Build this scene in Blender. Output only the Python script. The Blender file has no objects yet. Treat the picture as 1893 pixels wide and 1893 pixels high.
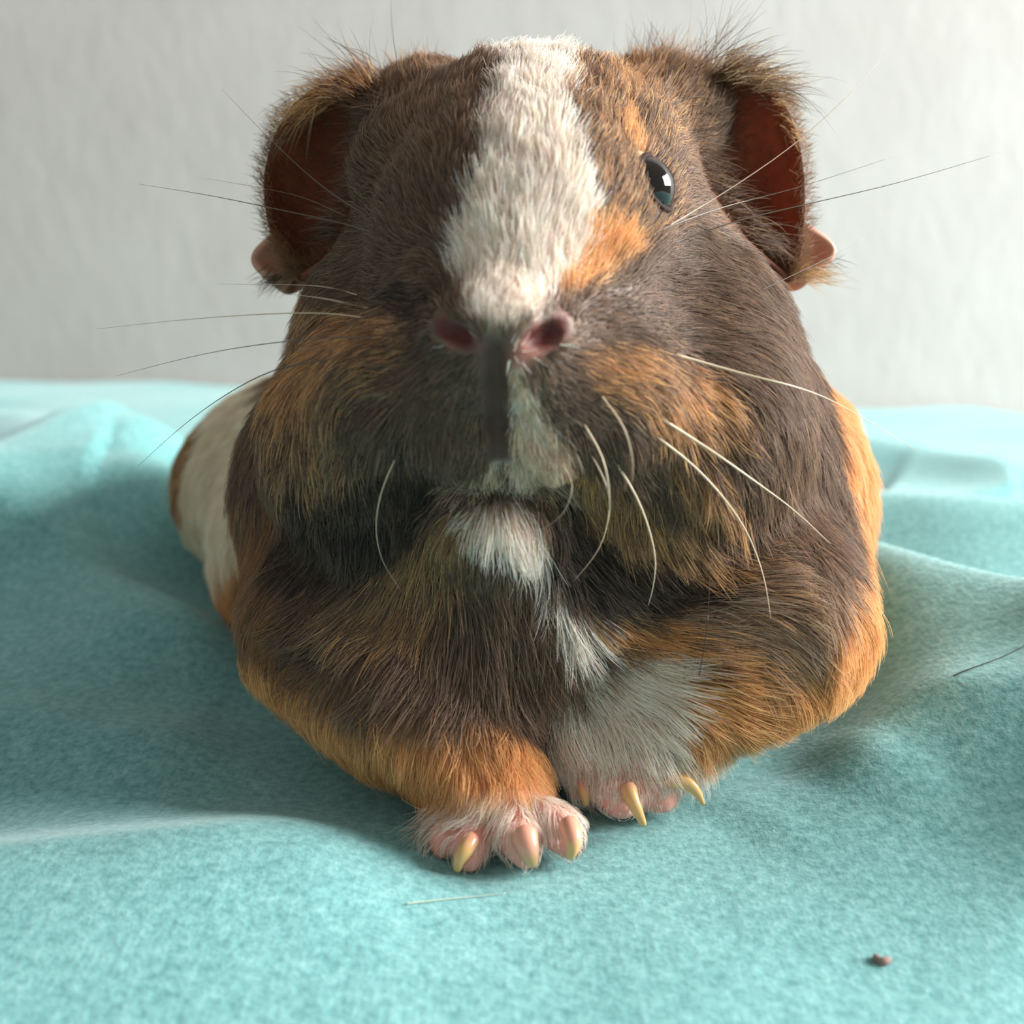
import bpy, bmesh, math, random, time
import numpy as np
from mathutils import Vector, Matrix, kdtree

T0 = time.time()
rng = np.random.default_rng(7)
random.seed(7)
CM = 0.01                      # the scene is laid out in centimetres, built in metres
S = bpy.context.scene
COL = S.collection

FUR_N = 340000

# ------------------------------------------------------------------ camera
CAM_H, PITCH, FPX = 7.5, math.radians(12.0), 1893.0     # height over the cloth (cm), tilt down, focal length in px
CP, SP = math.cos(PITCH), math.sin(PITCH)
cam_d = bpy.data.cameras.new('camera')
cam_d.sensor_width = 36.0
cam_d.sensor_fit = 'HORIZONTAL'
cam_d.lens = 36.0
cam_d.clip_start = 0.005
cam_d.clip_end = 50.0
cam_d.dof.use_dof = True
cam_d.dof.focus_distance = 15.0 * CM
cam_d.dof.aperture_fstop = 17.0
cam = bpy.data.objects.new('camera', cam_d)
COL.objects.link(cam)
cam.location = (0, 0, CAM_H * CM)
cam.rotation_euler = (math.radians(90) - PITCH, 0, 0)
S.camera = cam

# ------------------------------------------------------------------ world, lights, exposure
S.view_settings.view_transform = 'Standard'
S.view_settings.look = 'None'
S.view_settings.gamma = 1.0
S.view_settings.use_curve_mapping = False
S.view_settings.exposure = 0.08
wd = bpy.data.worlds.new('room_light')
S.world = wd
wd.use_nodes = True
wd.node_tree.nodes['Background'].inputs['Color'].default_value = (1.0, 0.965, 0.90, 1)
wd.node_tree.nodes['Background'].inputs['Strength'].default_value = 0.39


def area_light(name, loc, target, sx, sy, power, color):
    l = bpy.data.lights.new(name, 'AREA')
    l.shape = 'RECTANGLE'
    l.size, l.size_y = sx, sy
    l.energy, l.color = power, color
    o = bpy.data.objects.new(name, l)
    COL.objects.link(o)
    o.location = Vector(loc)
    o.rotation_euler = (Vector(target) - Vector(loc)).to_track_quat('-Z', 'Y').to_euler()
    return o


# daylight through a two-light window in the wall to the right, level with the animal and above it
area_light('window_light', (1.60, 0.02, 0.70), (0.0, 0.22, 0.05), 0.44, 0.70, 50.0, (1.0, 0.98, 0.95))
area_light('window_light', (1.60, 0.48, 0.70), (0.0, 0.22, 0.05), 0.44, 0.70, 50.0, (1.0, 0.98, 0.95))

S.cycles.max_bounces = 8
S.cycles.diffuse_bounces = 4
S.cycles.glossy_bounces = 3
S.cycles.transmission_bounces = 6
S.cycles.transparent_max_bounces = 8
S.cycles.use_adaptive_sampling = True
S.cycles.adaptive_threshold = 0.015
S.cycles_curves.shape = 'RIBBONS'
S.cycles_curves.subdivisions = 2


def P(px, py, d):
    """point (cm) seen at a pixel of the photograph, d cm away along the optical axis"""
    xc = (px - 946.5) / FPX * d
    yc = -(py - 946.5) / FPX * d
    return np.array([xc, d * CP + yc * SP, CAM_H + yc * CP - d * SP])


def ground(px, py, z=0.0):
    dx, dy = (px - 946.5) / FPX, -(py - 946.5) / FPX
    dirv = np.array([dx, CP + dy * SP, dy * CP - SP])
    t = (z - CAM_H) / dirv[2]
    return np.array([0, 0, CAM_H]) + dirv * t


# ------------------------------------------------------------------ helpers
def link(name, data, parent=None, mat=None, **props):
    o = bpy.data.objects.new(name, data)
    COL.objects.link(o)
    if parent is not None:
        o.parent = parent
    if mat is not None:
        data.materials.append(mat)
    for k, v in props.items():
        o[k] = v
    return o


def mesh_np(name, V, F, smooth=True):
    """V (n,3) in cm, F (m,3|4)"""
    me = bpy.data.meshes.new(name)
    V = np.asarray(V, np.float32) * CM
    F = np.asarray(F, np.int32)
    me.vertices.add(len(V))
    me.vertices.foreach_set('co', V.ravel())
    n, k = F.shape
    me.loops.add(n * k)
    me.loops.foreach_set('vertex_index', F.ravel())
    me.polygons.add(n)
    me.polygons.foreach_set('loop_start', np.arange(n, dtype=np.int32) * k)
    me.update(calc_edges=True)
    me.validate()
    if smooth:
        me.polygons.foreach_set('use_smooth', np.ones(len(me.polygons), bool))
    return me


def tube_np(pts, radii, seg=6, flat=None):
    """closed tapered tube through points (cm); flat = (axis vector, factor) squashes it"""
    pts = np.asarray(pts, float)
    n = len(pts)
    V, F = [], []
    ref = np.full(3, 0.08)
    ref[np.argmin(np.abs(pts[-1] - pts[0]))] = 1.0
    for i in range(n):
        t = pts[min(i + 1, n - 1)] - pts[max(i - 1, 0)]
        t /= np.linalg.norm(t) + 1e-9
        a = np.cross(t, ref)
        a /= np.linalg.norm(a) + 1e-9
        b = np.cross(t, a)
        for s in range(seg):
            an = 2 * math.pi * s / seg
            off = (a * math.cos(an) + b * math.sin(an)) * radii[i]
            if flat is not None:
                ax, fc = flat
                off = off - ax * np.dot(off, ax) * (1 - fc)
            V.append(pts[i] + off)
    for i in range(n - 1):
        for s in range(seg):
            s2 = (s + 1) % seg
            F.append((i * seg + s, i * seg + s2, (i + 1) * seg + s2, (i + 1) * seg + s))
    V.append(pts[0]); V.append(pts[-1])
    c0, c1 = len(V) - 2, len(V) - 1
    for s in range(seg):
        s2 = (s + 1) % seg
        F.append((c0, s2, s, c0))
        F.append((c1, (n - 1) * seg + s, (n - 1) * seg + s2, c1))
    return V, F


def tube_mesh(name, pts, radii, seg=6, flat=None):
    V, F = tube_np(pts, radii, seg, flat)
    me = bpy.data.meshes.new(name)
    me.from_pydata([tuple(np.asarray(v) * CM) for v in V], [], [tuple(dict.fromkeys(f)) for f in F])
    me.update()
    for p in me.polygons:
        p.use_smooth = True
    return me


def catmull(pts, n):
    pts = np.asarray(pts, float)
    m = len(pts)
    out = []
    for u in np.linspace(0, m - 1, n):
        i = min(int(u), m - 2)
        t = u - i
        p0, p1, p2, p3 = pts[max(i - 1, 0)], pts[i], pts[i + 1], pts[min(i + 2, m - 1)]
        out.append(0.5 * ((2 * p1) + (-p0 + p2) * t + (2 * p0 - 5 * p1 + 4 * p2 - p3) * t * t
                          + (-p0 + 3 * p1 - 3 * p2 + p3) * t ** 3))
    return np.array(out)


class VNoise:
    """value noise on a lattice, vectorised"""
    def __init__(self, seed):
        self.t = np.random.default_rng(seed).random((32, 32, 32)).astype(np.float32)

    def __call__(self, p):
        p = np.asarray(p)
        i = np.floor(p).astype(int)
        f = p - i
        f = f * f * (3 - 2 * f)
        r = 0
        for a in (0, 1):
            for b in (0, 1):
                for c in (0, 1):
                    w = (f[..., 0] if a else 1 - f[..., 0]) * (f[..., 1] if b else 1 - f[..., 1]) * (f[..., 2] if c else 1 - f[..., 2])
                    r = r + w * self.t[(i[..., 0] + a) % 32, (i[..., 1] + b) % 32, (i[..., 2] + c) % 32]
        return r * 2 - 1


def srgb(r, g, b):
    c = np.array([r, g, b], float) / 255
    return np.where(c <= 0.04045, c / 12.92, ((c + 0.055) / 1.055) ** 2.4)


def new_mat(name):
    m = bpy.data.materials.new(name)
    m.use_nodes = True
    nt = m.node_tree
    return m, nt, nt.nodes['Principled BSDF'], nt.nodes, nt.links


# ------------------------------------------------------------------ wall
def build_wall():
    m, nt, bs, N, L = new_mat('wall_paint')
    tc = N.new('ShaderNodeTexCoord')
    n1 = N.new('ShaderNodeTexNoise'); n1.inputs['Scale'].default_value = 55; n1.inputs['Detail'].default_value = 3
    mp = N.new('ShaderNodeMapping'); mp.inputs['Rotation'].default_value = (0, 0.75, 0); mp.inputs['Scale'].default_value = (1.7, 1, 0.9)
    L.new(tc.outputs['Object'], mp.inputs['Vector']); L.new(mp.outputs['Vector'], n1.inputs['Vector'])
    n2 = N.new('ShaderNodeTexNoise'); n2.inputs['Scale'].default_value = 14; n2.inputs['Detail'].default_value = 2
    L.new(tc.outputs['Object'], n2.inputs['Vector'])
    cr = N.new('ShaderNodeValToRGB')
    cr.color_ramp.elements[0].position = 0.3; cr.color_ramp.elements[0].color = (*WALL_A, 1)
    cr.color_ramp.elements[1].position = 0.7; cr.color_ramp.elements[1].color = (*WALL_B, 1)
    L.new(n2.outputs['Fac'], cr.inputs['Fac'])
    L.new(cr.outputs['Color'], bs.inputs['Base Color'])
    bp = N.new('ShaderNodeBump'); bp.inputs['Strength'].default_value = 0.35; bp.inputs['Distance'].default_value = 0.0012
    L.new(n1.outputs['Fac'], bp.inputs['Height']); L.new(bp.outputs['Normal'], bs.inputs['Normal'])
    bs.inputs['Roughness'].default_value = 0.8
    bs.inputs['Specular IOR Level'].default_value = 0.2
    bm = bmesh.new()
    bmesh.ops.create_cube(bm, size=1)
    bmesh.ops.scale(bm, vec=(3.2, 0.08, 2.6), verts=bm.verts)
    bmesh.ops.translate(bm, vec=(0, 0.76, 0.85), verts=bm.verts)
    me = bpy.data.meshes.new('wall_back'); bm.to_mesh(me); bm.free()
    o = link('wall_back', me, None, m, kind='structure')
    return o


WALL_A = srgb(186, 180, 177)
WALL_B = srgb(193, 188, 185)
build_wall()


# ------------------------------------------------------------------ turquoise cloth
vn1, vn2 = VNoise(3), VNoise(5)


def seg_dist(X, Y, line):
    """signed distance to a polyline (positive on its left) and arclength parameter 0..1"""
    line = np.asarray(line, float)
    best = np.full(X.shape, 1e9); sgn = np.zeros(X.shape); par = np.zeros(X.shape)
    L = np.r_[0, np.cumsum(np.linalg.norm(np.diff(line, axis=0), axis=1))]
    for i in range(len(line) - 1):
        a, b = line[i], line[i + 1]
        ab = b - a
        l2 = (ab ** 2).sum()
        t = np.clip(((X - a[0]) * ab[0] + (Y - a[1]) * ab[1]) / l2, 0, 1)
        dx, dy = X - a[0] - t * ab[0], Y - a[1] - t * ab[1]
        d = np.hypot(dx, dy)
        c = ab[0] * dy - ab[1] * dx
        m = d < best
        best = np.where(m, d, best); sgn = np.where(m, c / (math.sqrt(l2) * d + 1e-6), sgn)
        par = np.where(m, (L[i] + t * (L[i + 1] - L[i])) / L[-1], par)
    return best, sgn, par


# every fold: crest line on the ground, height, falloff towards its left / right, fade in / out along it (cm)
FOLDS = []


def fold(pix, h, wl, wr, fin=0.2, fout=0.2, zref=0.0, sharp=1.0):
    pts = [ground(x, y, h)[:2] for x, y in pix]
    line = catmull(pts, 24)
    FOLDS.append((line, h, wl, wr, fin, fout, sharp))


fold([(-120, 1580), (120, 1556), (330, 1536), (520, 1502), (640, 1488), (760, 1474), (900, 1455)], 0.6, 1.2, 3.2, 0.02, 0.4, 0.4, 1.2)
fold([(-200, 1318), (100, 1326), (330, 1350), (520, 1330)], 0.50, 1.6, 1.8, 0.05, 0.3, 0.3)
fold([(-300, 985), (0, 1010), (170, 1050), (330, 1110), (460, 1200)], 1.2, 1.6, 3.0, 0.02, 0.25, 0.5)
fold([(-200, 1010), (20, 945), (160, 905), (260, 885), (350, 930)], 1.3, 3.0, 2.6, 0.05, 0.2, 0.5)
fold([(-300, 745), (0, 752), (100, 768), (190, 810), (280, 872), (340, 900)], 2.9, 3.5, 6.0, 0.02, 0.2, 1.5)
fold([(1500, 960), (1690, 1022), (1800, 1052), (1960, 1090), (2150, 1120)], 2.3, 1.5, 4.6, 0.1, 0.1, 0.6, 1.2)
fold([(1520, 905), (1750, 925), (2000, 940)], 1.8, 6.0, 3.2, 0.1, 0.1, 0.6)
fold([(1460, 1400), (1620, 1360), (1720, 1354), (1850, 1376), (2060, 1400)], 0.6, 1.2, 1.7, 0.25, 0.1, 0.3)
fold([(1290, 1470), (1420, 1436), (1560, 1434), (1690, 1426)], 0.38, 0.8, 1.3, 0.25, 0.4, 0.1)
fold([(1550, 800), (1750, 835), (2000, 880)], 1.4, 3.0, 3.0, 0.1, 0.1, 0.6)

# an unseen roll, added to the blanket out of frame at right, keeps the low window light off the hollow beside the animal
FOLDS.append((catmull([(10.9, 10.0), (11.0, 13.0), (11.6, 16.0), (12.9, 18.6)], 24), 3.2, 1.25, 2.4, 0.3, 0.3, 1.0))


def cloth_z(X, Y):
    z = np.zeros(X.shape)
    for line, h, wl, wr, fin, fout, sharp in FOLDS:
        d, s, u = seg_dist(X, Y, line)
        w = wr + (wl - wr) * (0.5 + 0.5 * s)
        env = np.clip(u / fin, 0, 1) * np.clip((1 - u) / fout, 0, 1)
        env = env * env * (3 - 2 * env)
        q = d / w
        z = z + h * env * np.exp(-np.power(q, 1.6) * sharp)
    p = np.stack([X * 0.16, Y * 0.16, X * 0 + 0.5], -1)
    far = np.clip((Y - 20) / 30, 0, 1)
    z = z + vn1(p) * (0.11 + 0.5 * far) + 0.06 * vn2(p * 3.1)
    # raised bunch of cloth at the back left, lower at the back right
    back = np.clip((Y - 42) / 20, 0, 1); back = back * back * (3 - 2 * back)
    lr = 1 / (1 + np.exp((X - 2) / 2.5))
    z = z + back * (1.35 * lr - 0.55 * (1 - lr))
    # pressed flat where the animal lies
    e = ((X - 0.5) / 5.4) ** 2 + ((Y - 19) / 7.0) ** 2
    e2 = ((X + 2.9) / 5.2) ** 2 + ((Y - 26) / 5.4) ** 2
    press = np.maximum(np.exp(-e ** 3 * 0.7), np.exp(-e2 ** 3 * 0.7))
    # the paws press a hollow
    pl = np.exp(-(((X - 0.1) / 1.5) ** 2 + ((Y - 12.9) / 1.1) ** 2) ** 2)
    pr = np.exp(-(((X - 1.9) / 1.4) ** 2 + ((Y - 14.0) / 0.9) ** 2) ** 2)
    press = np.maximum(press, np.maximum(pl, pr))
    return z * (1 - press) - 0.05 * press


def build_cloth():
    m, nt, bs, N, L = new_mat('turquoise_fleece')
    tc = N.new('ShaderNodeTexCoord')
    nz = N.new('ShaderNodeTexNoise'); nz.inputs['Scale'].default_value = 700; nz.inputs['Detail'].default_value = 4; nz.inputs['Roughness'].default_value = 0.7
    L.new(tc.outputs['Object'], nz.inputs['Vector'])
    nb = N.new('ShaderNodeTexNoise'); nb.inputs['Scale'].default_value = 130; nb.inputs['Detail'].default_value = 4
    L.new(tc.outputs['Object'], nb.inputs['Vector'])
    wv = N.new('ShaderNodeTexWave'); wv.inputs['Scale'].default_value = 330; wv.inputs['Distortion'].default_value = 2.5; wv.inputs['Detail Scale'].default_value = 3
    wv.bands_direction = 'X'
    L.new(tc.outputs['Object'], wv.inputs['Vector'])
    add = N.new('ShaderNodeMath'); add.operation = 'MULTIPLY_ADD'
    L.new(wv.outputs['Fac'], add.inputs[0]); add.inputs[1].default_value = 0.025; L.new(nz.outputs['Fac'], add.inputs[2])
    add2 = N.new('ShaderNodeMath'); add2.operation = 'MULTIPLY_ADD'
    L.new(nb.outputs['Fac'], add2.inputs[0]); add2.inputs[1].default_value = 0.2; L.new(add.outputs[0], add2.inputs[2])
    cr = N.new('ShaderNodeValToRGB')
    e = cr.color_ramp.elements
    e[0].position = 0.40; e[0].color = (*CL_D, 1)
    e[1].position = 0.84; e[1].color = (*CL_L, 1)
    e.new(0.62).color = (*CL_M, 1)
    L.new(add2.outputs[0], cr.inputs['Fac'])
    L.new(cr.outputs['Color'], bs.inputs['Base Color'])
    bp = N.new('ShaderNodeBump'); bp.inputs['Strength'].default_value = 0.35; bp.inputs['Distance'].default_value = 0.0008
    L.new(add.outputs[0], bp.inputs['Height']); L.new(bp.outputs['Normal'], bs.inputs['Normal'])
    bs.inputs['Roughness'].default_value = 0.95
    bs.inputs['Specular IOR Level'].default_value = 0.1
    bs.inputs['Sheen Weight'].default_value = 0.35
    bs.inputs['Sheen Roughness'].default_value = 0.45
    bs.inputs['Sheen Tint'].default_value = (0.8, 0.95, 0.95, 1)
    xs = np.concatenate([np.linspace(-75, -18, 90)[:-1], np.linspace(-18, 18, 260), np.linspace(18, 75, 90)[1:]])
    ys = np.concatenate([np.linspace(-20, 6, 40)[:-1], np.linspace(6, 40, 260), np.linspace(40, 71.8, 120)[1:]])
    X, Y = np.meshgrid(xs, ys, indexing='ij')
    Z = cloth_z(X, Y)
    V = np.stack([X, Y, Z], -1).reshape(-1, 3)
    nx, ny = len(xs), len(ys)
    idx = np.arange(nx * ny).reshape(nx, ny)
    F = np.stack([idx[:-1, :-1], idx[1:, :-1], idx[1:, 1:], idx[:-1, 1:]], -1).reshape(-1, 4)
    me = mesh_np('fleece_blanket', V, F)
    o = link('fleece_blanket', me, None, m,
             label='turquoise fleece blanket spread in soft folds under the guinea pig', category='blanket')
    sd = o.modifiers.new('cloth_thickness', 'SOLIDIFY'); sd.thickness = 0.0025; sd.offset = -1
    return o


CL_D = srgb(84, 138, 139)
CL_M = srgb(112, 168, 169)
CL_L = srgb(140, 192, 192)
build_cloth()

# ------------------------------------------------------------------ guinea pig: one implicit surface -> one mesh
VOX = 0.085
GMIN = np.array([-10.2, 10.2, -0.6])
GMAX = np.array([8.0, 33.0, 12.6])
GN = np.ceil((GMAX - GMIN) / VOX).astype(int) + 1
gx = GMIN[0] + VOX * np.arange(GN[0]); gy = GMIN[1] + VOX * np.arange(GN[1]); gz = GMIN[2] + VOX * np.arange(GN[2])
FLD = np.full(GN, 4.0, np.float32)


def _box(lo, hi):
    a = np.clip(np.floor((np.asarray(lo) - GMIN) / VOX).astype(int), 0, GN)
    b = np.clip(np.ceil((np.asarray(hi) - GMIN) / VOX).astype(int) + 1, 0, GN)
    return tuple(slice(i, j) for i, j in zip(a, b))


def _pts(sl):
    return np.stack(np.meshgrid(gx[sl[0]], gy[sl[1]], gz[sl[2]], indexing='ij'), -1).astype(np.float32)


def smin(a, b, k):
    h = np.clip(0.5 + 0.5 * (b - a) / k, 0, 1)
    return b * (1 - h) + a * h - k * h * (1 - h)


def smax(a, b, k):
    return -smin(-a, -b, k)


def rot(yaw=0, pitch=0, roll=0):
    return np.array(Matrix.Rotation(math.radians(yaw), 3, 'Z') @ Matrix.Rotation(math.radians(pitch), 3, 'X') @ Matrix.Rotation(math.radians(roll), 3, 'Y'))


def ell(c, r, k=0.5, yaw=0, pitch=0, roll=0, sub=False):
    c, r = np.asarray(c, float), np.asarray(r, float)
    R = rot(yaw, pitch, roll)
    ext = np.sqrt(((R * r) ** 2).sum(1)) + k + 0.6
    sl = _box(c - ext, c + ext)
    q = ((_pts(sl) - c) @ R).astype(np.float32)
    k0 = np.sqrt(((q / r) ** 2).sum(-1)); k1 = np.sqrt(((q / r ** 2) ** 2).sum(-1)) + 1e-6
    d = k0 * (k0 - 1) / k1
    FLD[sl] = smax(FLD[sl], -d, k) if sub else smin(FLD[sl], d, k)


def cap(a, b, ra, rb, k=0.3, sub=False):
    a, b = np.asarray(a, float), np.asarray(b, float)
    m = max(ra, rb) + k + 0.6
    sl = _box(np.minimum(a, b) - m, np.maximum(a, b) + m)
    p = _pts(sl) - a
    ab = b - a
    t = np.clip((p @ ab) / (ab @ ab), 0, 1)
    d = np.linalg.norm(p - t[..., None] * ab, axis=-1) - (ra + (rb - ra) * t)
    FLD[sl] = smax(FLD[sl], -d, k) if sub else smin(FLD[sl], d, k)


def chain(pts, rad, k=0.3, sub=False):
    for i in range(len(pts) - 1):
        cap(pts[i], pts[i + 1], rad[i], rad[i + 1], k, sub)


# torso, from the rump (bent to the left behind) to the shoulders
ell((-3.5, 26.5, 2.6), (5.1, 4.6, 3.2), 1.0, yaw=15)
ell((-0.4, 22.8, 3.9), (5.2, 5.6, 4.0), 1.2, yaw=14)
ell((-4.9, 22.6, 1.9), (1.7, 2.8, 2.2), 0.8)
ell((1.35, 18.4, 3.1), (4.65, 3.9, 3.1), 1.2)
ell((0.8, 18.0, 4.7), (5.0, 3.4, 2.8), 1.2)
# neck and cheeks
ell((0.5, 17.2, 6.7), (3.95, 3.0, 2.6), 1.1)
# skull
ell((0.4, 17.4, 8.75), (2.55, 2.9, 2.0), 0.9, pitch=-12)
ell((0.4, 18.3, 10.15), (3.0, 1.5, 0.95), 0.8)
ell(P(800, 200, 18.0), (0.9, 0.9, 0.6), 0.9)
ell(P(1230, 195, 18.0), (0.9, 0.9, 0.6), 0.9)
# fill between cheeks and shoulders
ell((-3.05, 17.4, 4.1), (1.6, 1.8, 1.8), 0.9)
ell((4.45, 18.2, 3.5), (1.6, 1.9, 2.0), 0.9)
# muzzle: tapering wedge towards the nose
chain([(0.32, 16.6, 8.75), (0.12, 14.8, 8.05), (-0.06, 13.0, 6.85)], [2.05, 1.75, 1.05], 0.9)
# brows over the eyes
ell(P(1150, 300, 15.6), (0.55, 0.8, 0.5), 0.6)
ell(P(745, 310, 15.7), (0.6, 0.9, 0.6), 0.7)
# whisker pads and jowls
ell(P(770, 730, 13.6), (1.15, 1.1, 1.05), 0.8)
ell(P(1095, 730, 13.6), (1.2, 1.1, 1.1), 0.8)
ell(P(678, 830, 15.0), (1.45, 1.45, 1.5), 0.9)
ell(P(1240, 800, 15.2), (1.85, 1.6, 1.75), 0.9)
# lip flaps and chin
ell(P(860, 795, 12.95), (0.62, 0.45, 0.72), 0.35)
ell(P(985, 795, 12.95), (0.64, 0.45, 0.74), 0.35)
ell(P(915, 965, 14.1), (0.8, 0.8, 0.55), 0.6)
# throat and chest
ell(P(930, 1110, 16.2), (3.0, 1.9, 2.3), 1.0)
# fore limbs: upper arms, forearms lying inwards, wrists
chain([P(650, 1060, 17.6), P(630, 1165, 16.3), P(740, 1283, 15.4), P(880, 1420, 14.9), P(935, 1475, 14.5)], [1.5, 1.3, 1.0, 0.66, 0.5], 0.7)
chain([P(1410, 1085, 17.0), P(1410, 1150, 15.9), P(1310, 1225, 15.6), P(1200, 1365, 15.5), P(1165, 1430, 15.3)], [1.5, 1.4, 1.1, 0.72, 0.5], 0.7)
# woolly fold between the wrists
ell(P(1085, 1360, 15.5), (0.75, 0.6, 0.75), 0.5)
# nose
ell(P(925, 600, 12.15), (0.68, 0.42, 0.40), 0.3)
ell(P(1025, 612, 12.15), (0.24, 0.3, 0.26), 0.15)
ell(P(825, 612, 12.15), (0.24, 0.3, 0.26), 0.15)
# belly rests flat on the cloth
FLD[:] = smax(FLD, (0.12 - gz)[None, None, :], 0.5)
# paws
ell(P(925, 1525, 14.35), (0.72, 0.5, 0.36), 0.35, pitch=-20)
ell(P(1165, 1455, 15.15), (0.62, 0.45, 0.34), 0.35, pitch=-20)
TOES = {
    'la': ([P(880, 1530, 14.1), P(868, 1568, 13.75), P(868, 1590, 13.62)], [0.25, 0.25, 0.17]),
    'lb': ([P(945, 1520, 14.0), P(962, 1555, 13.7), P(970, 1580, 13.6)], [0.27, 0.28, 0.19]),
    'lc': ([P(1005, 1515, 14.1), P(1040, 1540, 13.9), P(1052, 1562, 13.75)], [0.27, 0.28, 0.19]),
    'ld': ([P(850, 1515, 14.3), P(822, 1548, 14.05), P(818, 1568, 13.95)], [0.25, 0.23, 0.16]),
    'ra': ([P(1095, 1440, 15.3), P(1084, 1462, 15.05)], [0.2, 0.16]),
    'rb': ([P(1150, 1440, 15.1), P(1146, 1468, 14.8), P(1152, 1482, 14.7)], [0.3, 0.33, 0.24]),
    'rc': ([P(1195, 1435, 15.3), P(1215, 1462, 15.05), P(1222, 1472, 14.95)], [0.3, 0.31, 0.24]),
}
for pts, rad in TOES.values():
    chain(pts, rad, 0.06)
def sample(field, p):
    """trilinear lookup of a grid field at points p (n,3)"""
    q = (p - GMIN) / VOX
    q = np.clip(q, 0, GN - 1.001)
    i = q.astype(int)
    f = (q - i).astype(np.float32)
    x, y, z = i[..., 0], i[..., 1], i[..., 2]
    fx, fy, fz = f[..., 0], f[..., 1], f[..., 2]
    if field.ndim == 4:
        fx, fy, fz = fx[..., None], fy[..., None], fz[..., None]
    c00 = field[x, y, z] * (1 - fx) + field[x + 1, y, z] * fx
    c10 = field[x, y + 1, z] * (1 - fx) + field[x + 1, y + 1, z] * fx
    c01 = field[x, y, z + 1] * (1 - fx) + field[x + 1, y, z + 1] * fx
    c11 = field[x, y + 1, z + 1] * (1 - fx) + field[x + 1, y + 1, z + 1] * fx
    return (c00 * (1 - fy) + c10 * fy) * (1 - fz) + (c01 * (1 - fy) + c11 * fy) * fz


def grad(p, e=0.12):
    p = np.asarray(p, float)
    g = np.stack([sample(FLD, p + d) - sample(FLD, p - d) for d in (np.array([e, 0, 0]), np.array([0, e, 0]), np.array([0, 0, e]))], -1)
    return g / (np.linalg.norm(g, axis=-1, keepdims=True) + 1e-9)


def surface_nets(f):
    s = f < 0
    c = [s[a:f.shape[0] - 1 + a, b:f.shape[1] - 1 + b, d:f.shape[2] - 1 + d] for a in (0, 1) for b in (0, 1) for d in (0, 1)]
    n = np.zeros(c[0].shape, np.int8)
    for q in c:
        n += q
    act = (n > 0) & (n < 8)
    ijk = np.argwhere(act)
    vid = np.full(act.shape, -1, np.int32)
    vid[act] = np.arange(len(ijk))
    corner = np.array([[a, b, d] for a in (0, 1) for b in (0, 1) for d in (0, 1)])
    val = np.stack([f[ijk[:, 0] + a, ijk[:, 1] + b, ijk[:, 2] + d] for a, b, d in corner], -1)
    acc = np.zeros((len(ijk), 3)); cnt = np.zeros(len(ijk))
    for i in range(8):
        for j in range(i + 1, 8):
            if np.abs(corner[i] - corner[j]).sum() != 1:
                continue
            va, vb = val[:, i], val[:, j]
            m = (va < 0) != (vb < 0)
            t = np.where(m, va / np.where(m, va - vb, 1), 0)
            acc += np.where(m[:, None], corner[i] + t[:, None] * (corner[j] - corner[i]), 0)
            cnt += m
    V = GMIN + VOX * (ijk + acc / cnt[:, None])
    quads = []
    for ax in range(3):
        a1, a2 = (ax + 1) % 3, (ax + 2) % 3
        lo = [slice(None)] * 3; hi = [slice(None)] * 3
        lo[ax] = slice(0, -1); hi[ax] = slice(1, None)
        ch = s[tuple(lo)] != s[tuple(hi)]
        e = np.argwhere(ch)
        ok = (e[:, a1] > 0) & (e[:, a2] > 0) & (e[:, a1] < f.shape[a1] - 1) & (e[:, a2] < f.shape[a2] - 1)
        e = e[ok]
        inside = s[e[:, 0], e[:, 1], e[:, 2]]
        u = np.zeros(3, int); u[a1] = 1
        w = np.zeros(3, int); w[a2] = 1
        q = np.stack([vid[tuple((e - u - w).T)], vid[tuple((e - w).T)], vid[tuple(e.T)], vid[tuple((e - u).T)]], -1)
        q = np.where(inside[:, None], q, q[:, ::-1])
        quads.append(q)
    return V, np.concatenate(quads)


def raycast(px, py, dmin=10.0, dmax=34.0, step=0.06):
    """first point of the body's skin along the line of sight through each pixel; NaN where it misses"""
    px, py = np.atleast_1d(np.asarray(px, float)), np.atleast_1d(np.asarray(py, float))
    dx, dy = (px - 946.5) / FPX, -(py - 946.5) / FPX
    D = np.stack([dx, CP + dy * SP, dy * CP - SP], -1)
    C = np.array([0, 0, CAM_H])
    t = np.full(len(px), dmin)
    done = np.zeros(len(px), bool)
    for _ in range(160):
        p = C + D * t[:, None]
        v = sample(FLD, p)
        inb = ((p > GMIN) & (p < GMAX)).all(-1)
        v = np.where(inb, v, 0.5)
        done |= (v < 0.012) & inb
        t = np.where(done, t, t + np.clip(v * 0.7, 0.01, 0.5))
    out = C + D * t[:, None]
    out[~done | (t > dmax)] = np.nan
    return out


# carved: nostrils, the cleft under the nose, the mouth, eye sockets
def on_skin(pix, inset=0.0):
    p = raycast([a for a, b in pix], [b for a, b in pix])
    return p - grad(p) * inset


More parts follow.
